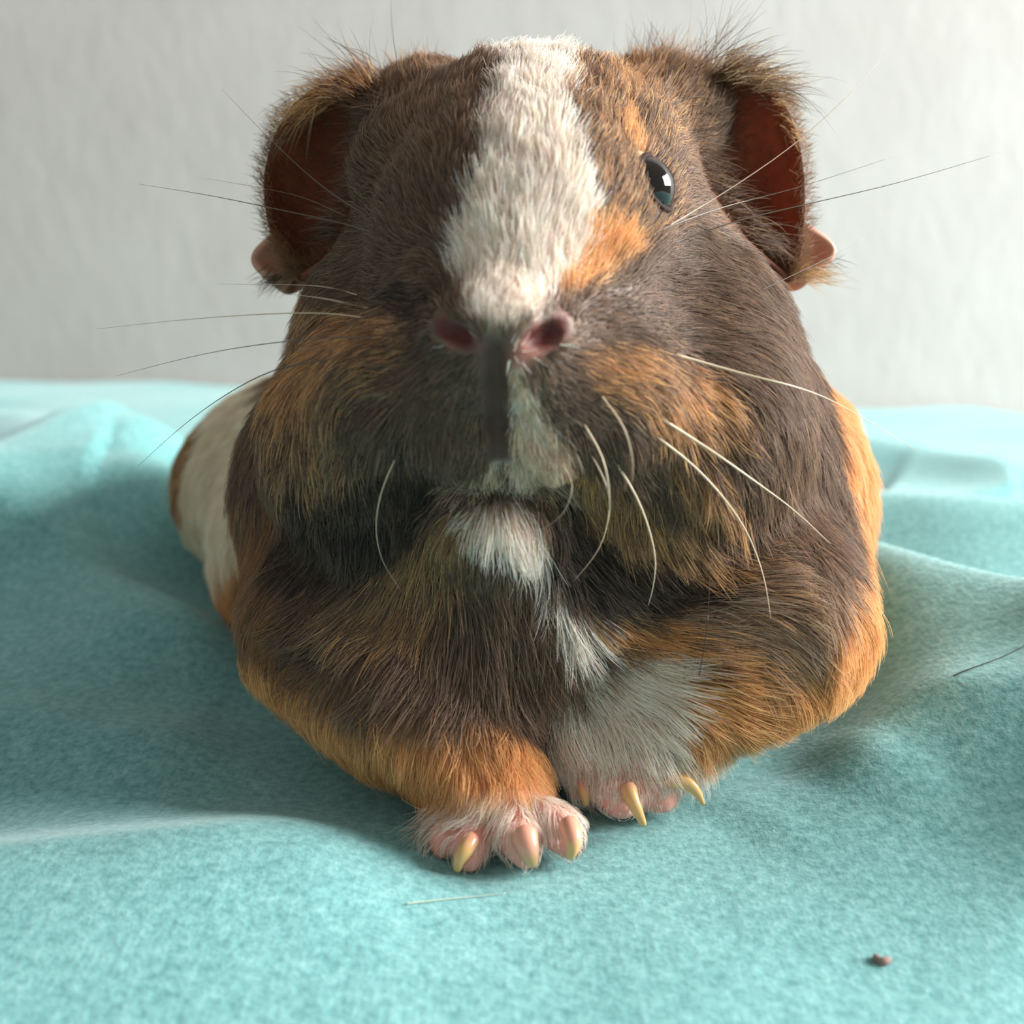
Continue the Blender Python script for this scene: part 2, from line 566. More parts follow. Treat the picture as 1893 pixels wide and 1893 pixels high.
NOSTRIL_R = on_skin([(990, 630), (1014, 620), (1040, 600)], 0.05)
NOSTRIL_L = on_skin([(862, 630), (840, 620), (816, 602)], 0.05)
chain(NOSTRIL_R, [0.10, 0.13, 0.07], 0.05, True)
chain(NOSTRIL_L, [0.09, 0.12, 0.06], 0.05, True)
CLEFT = on_skin([(914, 650), (917, 720), (920, 790), (924, 850)], 0.03)
chain(CLEFT, [0.07, 0.11, 0.12, 0.08], 0.14, True)
chain(on_skin([(812, 902), (870, 895), (927, 876), (985, 893), (1052, 908)], 0.0), [0.07, 0.1, 0.13, 0.1, 0.07], 0.14, True)
EYE_RAD = 0.43
EYE_R = on_skin([(1210, 340)], 0.17)[0]
EYE_RN = grad(EYE_R[None])[0]
EYE_L = np.array([-2.2, 17.2, EYE_R[2]])
for _ in range(3):
    EYE_L = EYE_L - grad(EYE_L[None])[0] * (sample(FLD, EYE_L[None])[0] + 0.17)
EYE_LN = grad(EYE_L[None])[0]
for e in (EYE_R, EYE_L):
    ell(e, (EYE_RAD,) * 3, 0.05, sub=True)


BV, BF = surface_nets(FLD)
# keep the largest shell only (drops crumbs), relax a little, drop back on the surface
for _ in range(2):
    acc = np.zeros_like(BV); cnt = np.zeros(len(BV))
    for i in range(4):
        a, b = BF[:, i], BF[:, (i + 1) % 4]
        np.add.at(acc, a, BV[b]); np.add.at(cnt, a, 1)
        np.add.at(acc, b, BV[a]); np.add.at(cnt, b, 1)
    BV = BV * 0.5 + 0.5 * acc / np.maximum(cnt, 1)[:, None]
g = grad(BV)
BV = BV - g * sample(FLD, BV)[:, None] * 0.8
BN = grad(BV)
print('body', len(BV), len(BF), 'z', BV[:, 2].min(), time.time() - T0)


pig = bpy.data.objects.new('guinea_pig', None)
COL.objects.link(pig)
pig['label'] = 'brown, orange and white guinea pig lying on the turquoise blanket facing the camera'
pig['category'] = 'guinea pig'
pig.empty_display_size = 0.02
pig_loc = np.array([0.4, 19.0, 0.0])

# ------------------------------------------------------------------ coat colours (the fur's own colours)
K = {
    'BK': srgb(64, 53, 46), 'DB': srgb(120, 98, 84), 'MB': srgb(162, 132, 108), 'GB': srgb(186, 162, 142),
    'OR': srgb(234, 182, 126), 'TN': srgb(212, 184, 138), 'WH': srgb(254, 240, 228), 'GY': srgb(228, 200, 176),
    'PK': srgb(214, 150, 138), 'RB': srgb(166, 122, 84), 'RW': srgb(248, 236, 214),
}
# class -> the colours its hairs are drawn from, with weights
MIX = {
    'DB': [('DB', .62), ('MB', .22), ('BK', .16)],
    'BK': [('BK', .62), ('DB', .34), ('RB', .04)],
    'MB': [('MB', .6), ('DB', .25), ('RB', .15)],
    'AG': [('MB', .34), ('DB', .28), ('OR', .18), ('GB', .20)],     # agouti: brown ticked with orange
    'AL': [('GB', .48), ('MB', .24), ('OR', .28)],                  # the paler brown of the right upper arm
    'OB': [('OR', .42), ('MB', .30), ('RB', .18), ('DB', .10)],     # orange laced with brown
    'OR': [('OR', .84), ('TN', .10), ('RB', .06)],
    'RB': [('RB', .5), ('MB', .25), ('DB', .25)],
    'TN': [('TN', .45), ('RB', .4), ('MB', .15)],
    'WH': [('WH', .93), ('GY', .07)],
    'GY': [('GY', .7), ('WH', .22), ('TN', .08)],
    'RW': [('RW', 1.0)],
    'PK': [('WH', 1.0)],
}
# markings: class and outline, later ones lie over earlier ones
MARKS = [
    ('AG', [(1080, 500), (1250, 420), (1330, 120), (1060, 60), (1060, 200)]),
    ('MB', [(700, 100), (900, 90), (880, 220), (820, 330), (700, 330)]),
    ('MB', [(1240, 280), (1340, 250), (1350, 420), (1260, 420)]),
    ('DB', [(1250, 430), (1460, 520), (1540, 700), (1570, 900), (1500, 1050), (1300, 1040), (1340, 900), (1350, 700), (1150, 600)]),
    # right flank, shoulder and fore arm
    ('OR', [(1500, 520), (1560, 700), (1610, 820), (1690, 950), (1690, 1150), (1640, 1290), (1520, 1370), (1330, 1440), (1230, 1380),
            (1190, 1290), (1230, 1250), (1400, 1240), (1480, 1180), (1520, 1100), (1560, 1000), (1565, 900), (1535, 800), (1505, 700), (1470, 570)]),
    ('AL', [(1100, 1075), (1280, 1015), (1440, 1000), (1560, 1060), (1500, 1160), (1400, 1210), (1280, 1220), (1180, 1190)]),
    ('OR', [(1050, 1110), (1150, 1130), (1240, 1160), (1260, 1215), (1180, 1215), (1110, 1180)]),
    ('OB', [(1240, 1190), (1420, 1190), (1420, 1250), (1240, 1250)]),
    # left flank and fore arm
    ('RB', [(395, 980), (440, 860), (500, 890), (530, 1000), (545, 1060), (580, 1110), (560, 1210), (420, 1230), (395, 1100)]),
    ('OR', [(410, 1190), (500, 1180), (560, 1235), (690, 1275), (850, 1300), (960, 1325), (1015, 1370), (1025, 1460), (900, 1470),
            (780, 1490), (640, 1430), (470, 1330), (400, 1230)]),
    ('RB', [(540, 1205), (700, 1260), (860, 1285), (950, 1310), (860, 1320), (680, 1295), (560, 1250)]),
    ('AG', [(660, 1060), (800, 1010), (860, 1040), (800, 1160), (680, 1170), (600, 1130)]),
    # dark throat and cheeks
    ('BK', [(510, 880), (540, 1060), (660, 1040), (800, 960), (830, 890), (760, 840), (640, 850)]),
    ('BK', [(1000, 895), (1060, 900), (1130, 990), (1260, 1050), (1330, 1060), (1260, 1120), (1120, 1120), (1030, 1060), (1000, 990)]),
    ('BK', [(700, 520), (800, 540), (800, 590), (750, 590)]),
    ('AG', [(560, 540), (720, 570), (780, 640), (700, 720), (560, 760), (510, 740), (530, 640)]),
    ('OB', [(620, 570), (700, 585), (730, 625), (640, 650), (560, 735), (535, 745), (545, 680), (600, 620)]),
    ('AG', [(500, 750), (640, 760), (660, 850), (520, 880)]),
    ('OB', [(1060, 650), (1180, 635), (1290, 670), (1360, 730), (1340, 810), (1250, 800), (1150, 750), (1080, 710)]),
    ('OB', [(1055, 850), (1140, 880), (1290, 960), (1330, 1040), (1280, 1055), (1180, 1000), (1080, 960)]),
    ('OB', [(1220, 830), (1330, 840), (1380, 920), (1280, 950)]),
    ('OR', [(1080, 420), (1170, 420), (1190, 470), (1110, 520), (1030, 560), (1040, 500)]),
    ('OR', [(1158, 180), (1185, 260), (1196, 300), (1176, 300), (1152, 240)]),
    ('OB', [(1130, 90), (1210, 120), (1200, 180), (1150, 190)]),
    ('OB', [(690, 90), (770, 105), (740, 150), (670, 160)]),
    # lips and chin
    ('GY', [(944, 670), (974, 690), (1000, 760), (1050, 820), (1060, 895), (990, 900), (936, 885), (944, 800)]),
    ('GY', [(845, 890), (900, 874), (915, 850), (927, 850), (927, 885), (855, 904)]),
    ('TN', [(800, 950), (870, 935), (885, 1000), (800, 1020), (740, 1060), (730, 1030)]),
    ('WH', [(868, 925), (960, 920), (1000, 985), (1012, 1040), (955, 1030), (895, 1000), (868, 980)]),
    ('WH', [(990, 1030), (1025, 1060), (1070, 1120), (1100, 1190), (1060, 1200), (1020, 1110)]),
    # white inner arm, paws
    ('WH', [(1110, 1205), (1230, 1200), (1245, 1250), (1200, 1295), (1215, 1335), (1260, 1370), (1290, 1440), (1100, 1460), (1020, 1460),
            (1008, 1370), (995, 1320), (1080, 1270)]),
    ('WH', [(1245, 1385), (1330, 1375), (1450, 1335), (1460, 1430), (1300, 1490)]),
    ('WH', [(1010, 1290), (1110, 1205), (1240, 1290), (1270, 1440), (1020, 1460), (1000, 1370)]),
    ('WH', [(740, 1475), (900, 1445), (1020, 1440), (1100, 1560), (960, 1630), (800, 1630), (740, 1540)]),
    ('WH', [(1040, 1425), (1290, 1425), (1300, 1520), (1040, 1530)]),
    # blaze
    ('WH', [(895, 70), (960, 40), (1050, 50), (1068, 130), (1048, 200), (1062, 260), (1092, 330), (1102, 400), (1082, 470), (1040, 530),
            (1000, 585), (930, 612), (870, 590), (842, 520), (838, 450), (862, 380), (892, 300), (886, 230), (910, 180), (922, 130)]),
    # nose leather
    ('PK', [(798, 600), (815, 590), (850, 608), (872, 625), (905, 640), (950, 636), (978, 612), (1000, 594), (1042, 572), (1058, 600), (1040, 636),
            (1000, 660), (960, 680), (935, 680), (905, 662), (860, 645), (815, 632)]),
    # rump: white with a tan back
    ('RW', [(500, 640), (420, 720), (340, 860), (300, 960), (320, 1060), (380, 1200), (440, 1200), (470, 980), (490, 860)]),
    ('TN', [(480, 670), (400, 760), (345, 880), (335, 940), (290, 1000), (290, 860), (360, 740), (440, 660)]),
    ('OR', [(392, 1060), (412, 1020), (450, 1000), (450, 1190), (390, 1180)]),
]


RUMP_MARKS = 3


def in_poly(x, y, poly):
    c = np.zeros(x.shape, bool)
    n = len(poly)
    for i in range(n):
        (x0, y0), (x1, y1) = poly[i], poly[(i + 1) % n]
        if y0 == y1:
            continue
        c ^= ((y0 > y) != (y1 > y)) & (x < (x1 - x0) * (y - y0) / (y1 - y0) + x0)
    return c


KEYS = list(MIX)
gxp, gyp = np.meshgrid(np.arange(280, 1720, 11.0), np.arange(40, 1640, 11.0), indexing='ij')
gxp, gyp = gxp.ravel(), gyp.ravel()
spt = raycast(gxp, gyp)
ok = ~np.isnan(spt[:, 0])
gxp, gyp, spt = gxp[ok], gyp[ok], spt[ok]
scl = np.full(len(gxp), KEYS.index('DB'))
for mi, (k, poly) in enumerate(MARKS):
    hit = in_poly(gxp, gyp, poly)
    if mi >= len(MARKS) - RUMP_MARKS:
        hit &= spt[:, 1] > 20.0
    scl[hit] = KEYS.index(k)
extra = [((-3, 27, 7.2), 'TN'), ((-0.5, 23, 8.2), 'OR'), ((2, 28, 6), 'RW'), ((4.5, 24, 5), 'OR'), ((5.4, 22, 3), 'OR'), ((1, 21, 8.6), 'DB'),
         ((-7.5, 30, 3), 'RW'), ((0, 31, 3), 'RW')]
spt = np.concatenate([spt, np.array([e[0] for e in extra], float)])
scl = np.concatenate([scl, [KEYS.index(e[1]) for e in extra]])
seed_kd = kdtree.KDTree(len(spt))
for i, p in enumerate(spt):
    seed_kd.insert(p, i)
seed_kd.balance()


def coat_class(pts):
    return np.array([scl[seed_kd.find(p)[1]] for p in pts])


# ------------------------------------------------------------------ lie of the coat: where hairs point, how long, how raised
GUIDES = [  # pixel, direction in the picture, length cm, lift degrees
    (960, 570, 0, -1, .16, 12), (960, 500, 0, -1, .30, 14), (970, 420, 0, -1, .40, 16), (975, 330, .02, -1, .45, 18), (985, 250, .05, -1, .5, 22),
    (985, 150, .08, -1, .55, 28), (985, 85, .1, -1, .6, 34),
    (870, 520, -.15, -1, .28, 14), (1060, 510, .35, -1, .28, 14), (870, 430, -.25, -1, .38, 16), (1080, 430, .45, -1, .38, 16),
    (860, 300, -.3, -1, .45, 18), (1095, 300, .45, -1, .45, 18), (800, 200, -.3, -1, .5, 25), (1140, 200, .4, -1, .5, 25),
    (780, 400, -.6, -.8, .4, 16), (740, 300, -.8, -.8, .45, 20), (700, 420, -1, -.3, .45, 18), (660, 520, -1, -.05, .5, 16), (760, 520, -.9, -.3, .35, 14),
    (1180, 460, .8, -.45, .35, 16), (1160, 360, .5, -.8, .4, 18), (1190, 250, .5, -.9, .4, 20), (1290, 330, 1, -.3, .45, 18), (1300, 230, .8, -.6, .55, 24), (1260, 150, .4, -1, .6, 30),
    (1150, 110, .2, -1, .6, 32), (820, 110, -.15, -1, .55, 32), (710, 140, -.5, -1, .6, 32), (660, 250, -1, -.5, .5, 25), (1350, 120, .7, -.9, .7, 30),
    (1120, 580, 1, -.25, .25, 12), (1220, 560, 1, -.1, .45, 16), (1350, 500, 1, .35, .6, 18), (1150, 660, 1, .25, .35, 14), (1300, 620, 1, .35, .6, 16), (1440, 540, .55, .9, .7, 16),
    (1400, 740, .55, 1, .8, 14), (1230, 770, .8, .9, .6, 18), (1500, 740, .35, 1, .8, 12), (1510, 900, .2, 1, .9, 12), (1380, 900, .35, 1, .85, 16),
    (1280, 900, .35, 1, .8, 22), (1590, 950, .12, 1, .9, 12), (1150, 860, .3, 1, .6, 22), (1240, 1000, .6, 1, .8, 30), (1480, 1020, .4, 1, .8, 12),
    (760, 590, -1, -.05, .25, 12), (680, 600, -1, .1, .45, 16), (740, 680, -1, .35, .35, 14), (600, 600, -.9, .5, .6, 16), (600, 720, -.5, 1, .7, 14), (700, 800, -.4, 1, .6, 18),
    (520, 740, -.25, 1, .8, 12), (490, 900, -.15, 1, .9, 12), (600, 930, -.12, 1, .85, 16), (720, 930, 0, 1, .7, 20), (450, 1000, -.05, 1, .9, 12),
    (870, 740, -.5, 1, .18, 10), (980, 740, .3, 1, .18, 10), (870, 840, -.15, 1, .22, 12), (985, 840, .1, 1, .22, 12), (800, 720, -.9, .6, .25, 12), (1050, 720, .9, .6, .25, 12),
    (810, 830, -.3, 1, .35, 16), (1060, 830, .35, 1, .4, 18),
    (915, 990, 0, 1, .6, 25), (850, 990, -.5, 1, .6, 20), (985, 990, .5, 1, .6, 20),
    (900, 1100, .02, 1, 1.0, 12), (1000, 1100, .4, 1, .9, 12), (780, 1090, -.5, 1, 1.0, 12), (660, 1120, -.8, .7, .9, 12), (600, 1200, -.9, .6, .9, 12),
    (850, 1220, -.35, 1, 1.1, 12), (950, 1220, 0, 1, 1.1, 14), (720, 1230, -.7, .7, 1.0, 12), (1020, 1220, .3, 1, 1.0, 12),
    (1100, 1100, .9, .6, .9, 10), (1230, 1080, 1, .35, .9, 10), (1350, 1060, 1, .2, .9, 10), (1470, 1080, .7, .8, .9, 10), (1170, 1170, 1, .35, .8, 10),
    (1300, 1180, 1, .15, .9, 10), (1180, 1240, 1, .15, .8, 14), (1350, 1270, .9, .4, .9, 12), (1450, 1220, .6, .8, .9, 12), (1550, 1180, .25, 1, .9, 12), (1620, 1080, .1, 1, .9, 12),
    (1080, 1310, .45, .9, .8, 16), (1040, 1390, .1, 1, .6, 16), (1200, 1350, .6, .9, .8, 18), (1300, 1370, .55, 1, .8, 20), (1430, 1330, .5, 1, .8, 18), (1530, 1280, .35, 1, .8, 14),
    (450, 1150, 0, 1, .8, 12), (500, 1250, -.1, 1, .7, 14), (600, 1330, -.15, 1, .7, 16), (700, 1380, -.1, 1, .7, 18), (800, 1410, .05, 1, .7, 20), (900, 1400, .15, 1, .7, 22),
    (970, 1400, .25, 1, .6, 20), (640, 1270, -.5, .9, .8, 12), (820, 1320, -.25, 1, .8, 16), (930, 1330, .05, 1, .8, 16),
    (930, 1500, 0, 1, .5, 22), (870, 1510, -.3, 1, .5, 24), (1010, 1500, .25, 1, .4, 20), (820, 1520, -.6, 1, .5, 28), (960, 1560, .1, 1, .16, 14), (870, 1570, -.1, 1, .2, 16), (1045, 1550, .2, 1, .12, 10),
    (1150, 1445, 0, 1, .3, 20), (1210, 1445, .3, 1, .3, 20), (1150, 1480, 0, 1, .06, 10), (1215, 1475, .2, 1, .06, 10),
    (370, 900, -.25, 1, .7, 12), (440, 760, -.5, .8, .7, 12), (400, 1100, 0, 1, .7, 12),
]
ga = np.array(GUIDES, float)
gp = raycast(ga[:, 0], ga[:, 1])
gok = ~np.isnan(gp[:, 0])
ga, gp = ga[gok], gp[gok]
CAMP = np.array([0, 0, CAM_H])
RIGHT, UP = np.array([1.0, 0, 0]), np.array([0, SP, CP])
gv = ga[:, 2:3] * RIGHT - ga[:, 3:4] * UP
gn = grad(gp)
gv = gv - gn * (gv * gn).sum(-1, keepdims=True)
gv /= np.linalg.norm(gv, axis=-1, keepdims=True)
# the unseen back: hairs run towards the tail and down
xp = np.array([(-3, 27, 7), (0, 23, 8.2), (5.4, 23, 4), (3, 29, 4), (-7.5, 29, 3), (0, 31.5, 3), (1, 20.5, 8.7)], float)
xv = np.array([(-.3, 1, -.1), (-.2, 1, 0), (0, .8, -.5), (0, .7, -.7), (-.4, .6, -.8), (0, .3, -1), (-.1, 1, -.1)], float)
gp = np.concatenate([gp, xp]); gv = np.concatenate([gv, xv / np.linalg.norm(xv, axis=-1, keepdims=True)])
gl = np.concatenate([ga[:, 4], np.full(len(xp), .9)]); glift = np.concatenate([ga[:, 5], np.full(len(xp), 14.0)])


def groom(p, n):
    """direction along the skin, hair length, lift angle at points p with normals n"""
    D, Lh, A = np.zeros_like(p), np.zeros(len(p)), np.zeros(len(p))
    for s in range(0, len(p), 20000):
        q = p[s:s + 20000]
        d2 = ((q[:, None, :] - gp[None]) ** 2).sum(-1)
        w = 1 / (d2 + 0.05) ** 2
        w /= w.sum(1, keepdims=True)
        D[s:s + 20000] = w @ gv; Lh[s:s + 20000] = w @ gl; A[s:s + 20000] = w @ glift
    D = D - n * (D * n).sum(-1, keepdims=True)
    D /= np.linalg.norm(D, axis=-1, keepdims=True) + 1e-9
    return D, Lh, A


# ------------------------------------------------------------------ skin mesh of the body
cls_v = coat_class(BV)
SKIN = {k: K.get(k, K['DB']) * 0.7 for k in MIX}
SKIN['AG'] = SKIN['AL'] = SKIN['DB']; SKIN['OB'] = K['RB']; SKIN['PK'] = srgb(160, 106, 94); SKIN['WH'] = srgb(232, 218, 206); SKIN['GY'] = srgb(206, 186, 170)
SKIN['OR'] = K['OR'] * 0.8
skin_c = np.array([SKIN[k] for k in KEYS])[cls_v]
pad = (BV[:, 2] < 1.3) & (BV[:, 1] < 15.2) & (BV[:, 0] > -1.6) & (BV[:, 0] < 3.0)

def near_line(p, line, r):
    d = np.full(len(p), 9.0)
    for a, b in zip(line[:-1], line[1:]):
        t = np.clip(((p - a) @ (b - a)) / ((b - a) @ (b - a)), 0, 1)
        d = np.minimum(d, np.linalg.norm(p - a - t[:, None] * (b - a), axis=-1))
    return d < r


skin_c[pad & np.isin(cls_v, [KEYS.index('WH'), KEYS.index('GY')])] = srgb(226, 160, 146)
# a little smoothing of the pattern on the skin
ed = np.concatenate([BF[:, [i, (i + 1) % 4]] for i in range(4)])
skin_c[near_line(BV, NOSTRIL_R, .14) | near_line(BV, NOSTRIL_L, .13)] = srgb(88, 34, 31)
skin_c[near_line(BV, CLEFT, .17)] = srgb(80, 55, 45)
for _ in range(2):
    acc = np.zeros_like(skin_c); cnt = np.zeros(len(BV))
    np.add.at(acc, ed[:, 0], skin_c[ed[:, 1]]); np.add.at(acc, ed[:, 1], skin_c[ed[:, 0]])
    np.add.at(cnt, ed[:, 0], 1); np.add.at(cnt, ed[:, 1], 1)
    skin_c = 0.4 * skin_c + 0.6 * acc / cnt[:, None]
m_skin, nt, bs, N, L = new_mat('skin_under_fur')
at = N.new('ShaderNodeAttribute'); at.attribute_name = 'coat'
L.new(at.outputs['Color'], bs.inputs['Base Color'])
bs.inputs['Roughness'].default_value = 0.55
bs.inputs['Specular IOR Level'].default_value = 0.3
bs.inputs['Subsurface Weight'].default_value = 0.15
bs.inputs['Subsurface Radius'].default_value = (0.002, 0.0008, 0.0005)
bs.inputs['Subsurface Scale'].default_value = 1.0
nz = N.new('ShaderNodeTexNoise'); nz.inputs['Scale'].default_value = 900; nz.inputs['Detail'].default_value = 3
tc = N.new('ShaderNodeTexCoord'); L.new(tc.outputs['Object'], nz.inputs['Vector'])
bp = N.new('ShaderNodeBump'); bp.inputs['Strength'].default_value = 0.25; bp.inputs['Distance'].default_value = 0.0004
L.new(nz.outputs['Fac'], bp.inputs['Height']); L.new(bp.outputs['Normal'], bs.inputs['Normal'])
me = mesh_np('body', BV, BF)
ca = me.color_attributes.new('coat', 'FLOAT_COLOR', 'POINT')
if len(me.vertices) == len(BV):
    ca.data.foreach_set('color', np.concatenate([skin_c, np.ones((len(BV), 1))], 1).astype(np.float32).ravel())
body = link('body', me, pig, m_skin)
print('skin', time.time() - T0)

# ------------------------------------------------------------------ hair
m_fur, nt, bs, N, L = new_mat('fur_strands')
at = N.new('ShaderNodeAttribute'); at.attribute_name = 'strand'
L.new(at.outputs['Color'], bs.inputs['Base Color'])
bs.inputs['Roughness'].default_value = 0.45
bs.inputs['Specular IOR Level'].default_value = 0.4
tr = N.new('ShaderNodeBsdfTranslucent')
L.new(at.outputs['Color'], tr.inputs['Color'])
mx = N.new('ShaderNodeMixShader'); mx.inputs[0].default_value = 0.42
L.new(bs.outputs[0], mx.inputs[1]); L.new(tr.outputs[0], mx.inputs[2])
L.new(mx.outputs[0], N['Material Output'].inputs['Surface'])


def add_hair(name, pts, rad, col, parent, mat):
    """pts (n,k,3) cm, rad (n,k) cm, col (n,k,3) -> one hair object"""
    n, k = pts.shape[:2]
    hc = bpy.data.hair_curves.new(name)
    hc.add_curves([k] * n)
    hc.position_data.foreach_set('vector', (pts * CM).astype(np.float32).ravel())
    ra = hc.attributes.get('radius') or hc.attributes.new('radius', 'FLOAT', 'POINT')
    ra.data.foreach_set('value', (rad * CM).astype(np.float32).ravel())
    cc = hc.attributes.new('strand', 'FLOAT_COLOR', 'POINT')
    cc.data.foreach_set('color', np.concatenate([col, np.ones((n, k, 1))], -1).astype(np.float32).ravel())
    o = link(name, hc, parent, mat)
    return o


def grow(p, n, D, length, lift, bend=1.0, k=7, droop=0.0):
    """strands that leave the skin at the lift angle and lie over along D, staying outside the skin"""
    m = len(p)
    pts = np.zeros((m, k, 3)); pts[:, 0] = p - n * 0.03
    nn, dd = n.copy(), D.copy()
    step = (length / (k - 1))[:, None]
    for i in range(1, k):
        u = (i - 0.5) / (k - 1)
        a = np.radians(lift * (1.5 - 1.25 * u * bend))[:, None]
        v = dd * np.cos(a) + nn * np.sin(a)
        v[:, 2] -= droop * u
        v /= np.linalg.norm(v, axis=-1, keepdims=True)
        q = pts[:, i - 1] + v * step
        # follow the body: keep a little height over the skin, never inside
        s = sample(FLD, q)
        g = grad(q)
        need = np.minimum(0.02 + 0.10 * u * length, 0.25)
        q = q + g * np.clip(need - s, 0, 0.2)[:, None]
        pts[:, i] = q
        nn = g
        dd = dd - nn * (dd * nn).sum(-1, keepdims=True)
        dd /= np.linalg.norm(dd, axis=-1, keepdims=True) + 1e-9
    return pts


# roots over the whole skin, sparser where the photograph could never look
tri = np.concatenate([BF[:, [0, 1, 2]], BF[:, [0, 2, 3]]])
A, B, C = BV[tri[:, 0]], BV[tri[:, 1]], BV[tri[:, 2]]
fn = np.cross(B - A, C - A)
area = np.linalg.norm(fn, axis=-1) / 2
cen = (A + B + C) / 3
view = CAMP - cen
view /= np.linalg.norm(view, axis=-1, keepdims=True)
fnn = fn / (2 * area[:, None] + 1e-12)
facing = (fnn * view).sum(-1)
dens = np.where(facing > -0.35, 1.0, 0.22)
dens *= np.where(cen[:, 1] > 22, 0.5, 1.0) * np.where(cen[:, 2] < 0.2, 0.3, 1.0)
wgt = area * dens
pick = rng.choice(len(tri), FUR_N, p=wgt / wgt.sum())
r1, r2 = np.sqrt(rng.random(FUR_N)), rng.random(FUR_N)
root = A[pick] * (1 - r1)[:, None] + B[pick] * (r1 * (1 - r2))[:, None] + C[pick] * (r1 * r2)[:, None]
nrm = grad(root)
cls = coat_class(root + rng.normal(0, 0.055, root.shape))
D, LEN, LIFT = groom(root, nrm)
# bare skin: nose leather, round the eyes, the pads and the fronts of the toes
bare = (cls == KEYS.index('PK')) & (rng.random(FUR_N) > 0.12)
for e in (EYE_R, EYE_L):
    bare |= np.linalg.norm(root - e, axis=-1) < EYE_RAD + 0.05
toe_tip = (root[:, 2] < 0.52) & (root[:, 1] < 14.6) & (rng.random(FUR_N) > 0.2) & (root[:, 0] > -1.4) & (root[:, 0] < 2.7)
bare |= toe_tip
bare |= near_line(root, CLEFT, .17) | near_line(root, NOSTRIL_R, .16) | near_line(root, NOSTRIL_L, .16)
keep = ~bare
root, nrm, cls, D, LEN, LIFT = root[keep], nrm[keep], cls[keep], D[keep], LEN[keep], LIFT[keep]
M = len(root)
nzA, nzB, nzC = VNoise(11), VNoise(12), VNoise(13)
# locks: neighbouring hairs swing together
swing = 0.34 * nzA(root * 1.9) + 0.30 * nzB(root * 5.0) + rng.normal(0, 0.16, M)
T = np.cross(nrm, D)
D = D * np.cos(swing)[:, None] + T * np.sin(swing)[:, None]
LEN = LEN * (1 + 0.22 * nzC(root * 4.0)) * rng.uniform(0.62, 1.15, M)
LIFT = np.clip(LIFT * (1 + 0.5 * nzB(root * 2.7 + 5)) * rng.uniform(0.55, 1.5, M), 3, 60)
pts = grow(root, nrm, D, LEN, LIFT)
print('grown', M, time.time() - T0)
# clumping towards lock leaders
nl = M // 9
lead = rng.choice(M, nl, replace=False)
kd = kdtree.KDTree(nl)
for i, j in enumerate(lead):
    kd.insert(root[j], i)
kd.balance()
own = np.array([lead[kd.find(p)[1]] for p in root])
kpt = pts.shape[1]
uu = np.linspace(0, 1, kpt)
cl = (rng.uniform(0.25, 0.8, M) * np.clip((LEN - 0.1) / 0.5, 0.15, 1))[:, None] * (uu ** 1.4)[None]
off = root - root[own]
pts = pts * (1 - cl[..., None]) + (pts[own] + 0.15 * off[:, None, :]) * cl[..., None]
# small irregular waves
pts[:, 1:] += (rng.normal(0, 1, (M, 1, 3)) * 0.02 * LEN[:, None, None]) * (uu[1:, None] ** 2)
# colours
RC = {}
col = np.zeros((M, 3))
lockshade = nzA(root * 3.3 + 9)
pickr = np.clip(rng.random(M) * 0.65 + 0.35 * (0.5 + 0.6 * nzC(root * 3.0 + 3)), 0, 0.9999)
for ki, kname in enumerate(KEYS):
    mk = cls == ki
    if not mk.any():
        continue
    names, ws = zip(*MIX[kname])
    cum = np.cumsum(np.array(ws) / sum(ws))
    ch = np.searchsorted(cum, pickr[mk])
    col[mk] = np.array([K[nm] for nm in names])[np.clip(ch, 0, len(names) - 1)]
col *= np.exp(rng.normal(0, 0.16, M) + 0.12 * lockshade)[:, None]
col *= np.exp(rng.normal(0, 0.03, (M, 3)))
lum = col.mean(1)
tip = np.where(lum < 0.12, 1.35, 1.05)          # ticked: dark hairs fade lighter towards the tip
colp = col[:, None, :] * (0.85 + (tip[:, None] - 0.85) * uu[None])[..., None]
colp = np.clip(colp, 0.004, 0.97)
fine = np.where((root[:, 2] < 1.2) & (root[:, 1] < 15.2), 0.72, 1.0)
rad = (rng.uniform(0.0040, 0.0064, M) * fine)[:, None] * (1.0 - 0.78 * uu ** 1.6)[None]
fur = add_hair('fur', pts, rad, colp, body, m_fur)
fur['kind'] = 'stuff'
print('fur', M, time.time() - T0)

# ------------------------------------------------------------------ eyes
def build_eye(c, n, visible):
    m, nt, bs, N, L = new_mat('eye_surface')
    bs.inputs['Base Color'].default_value = (*srgb(16, 11, 9), 1)
    bs.inputs['Roughness'].default_value = 0.03
    bs.inputs['Specular IOR Level'].default_value = 0.6
    bm = bmesh.new()
    bmesh.ops.create_uvsphere(bm, u_segments=40, v_segments=24, radius=EYE_RAD * 0.99 * CM)
    for f in bm.faces:
        f.smooth = True
    me = bpy.data.meshes.new('eye'); bm.to_mesh(me); bm.free()
    o = link('eye', me, pig, m)
    o.location = Vector(c * CM)
    # lids: a fleshy rim round the opening
    m2, nt, bs, N, L = new_mat('eyelid_skin')
    bs.inputs['Base Color'].default_value = (*srgb(46, 31, 27), 1)
    bs.inputs['Roughness'].default_value = 0.75
    bs.inputs['Specular IOR Level'].default_value = 0.15
    a = np.cross(n, [0.0, 0.0, 1.0]); a /= np.linalg.norm(a)
    b = np.cross(n, a)
    b = -b if b[2] < 0 else b
    ring = []
    ns = 40
    for i in range(ns + 1):
        t = 2 * math.pi * i / ns
        # almond opening: corners fore and aft
        r1_, r2_ = 0.40, 0.37
        q = a * math.cos(t) * r1_ + b * math.sin(t) * r2_
        h = math.sqrt(max(EYE_RAD ** 2 - (q @ q), 0.0)) + 0.0
        ring.append(c + q * 1.04 + n * (h * 0.97))
    me = tube_mesh('eyelid', ring, [0.042] * len(ring), 8)
    link('eyelid', me, o, m2).location = Vector(-c * CM)
    return o


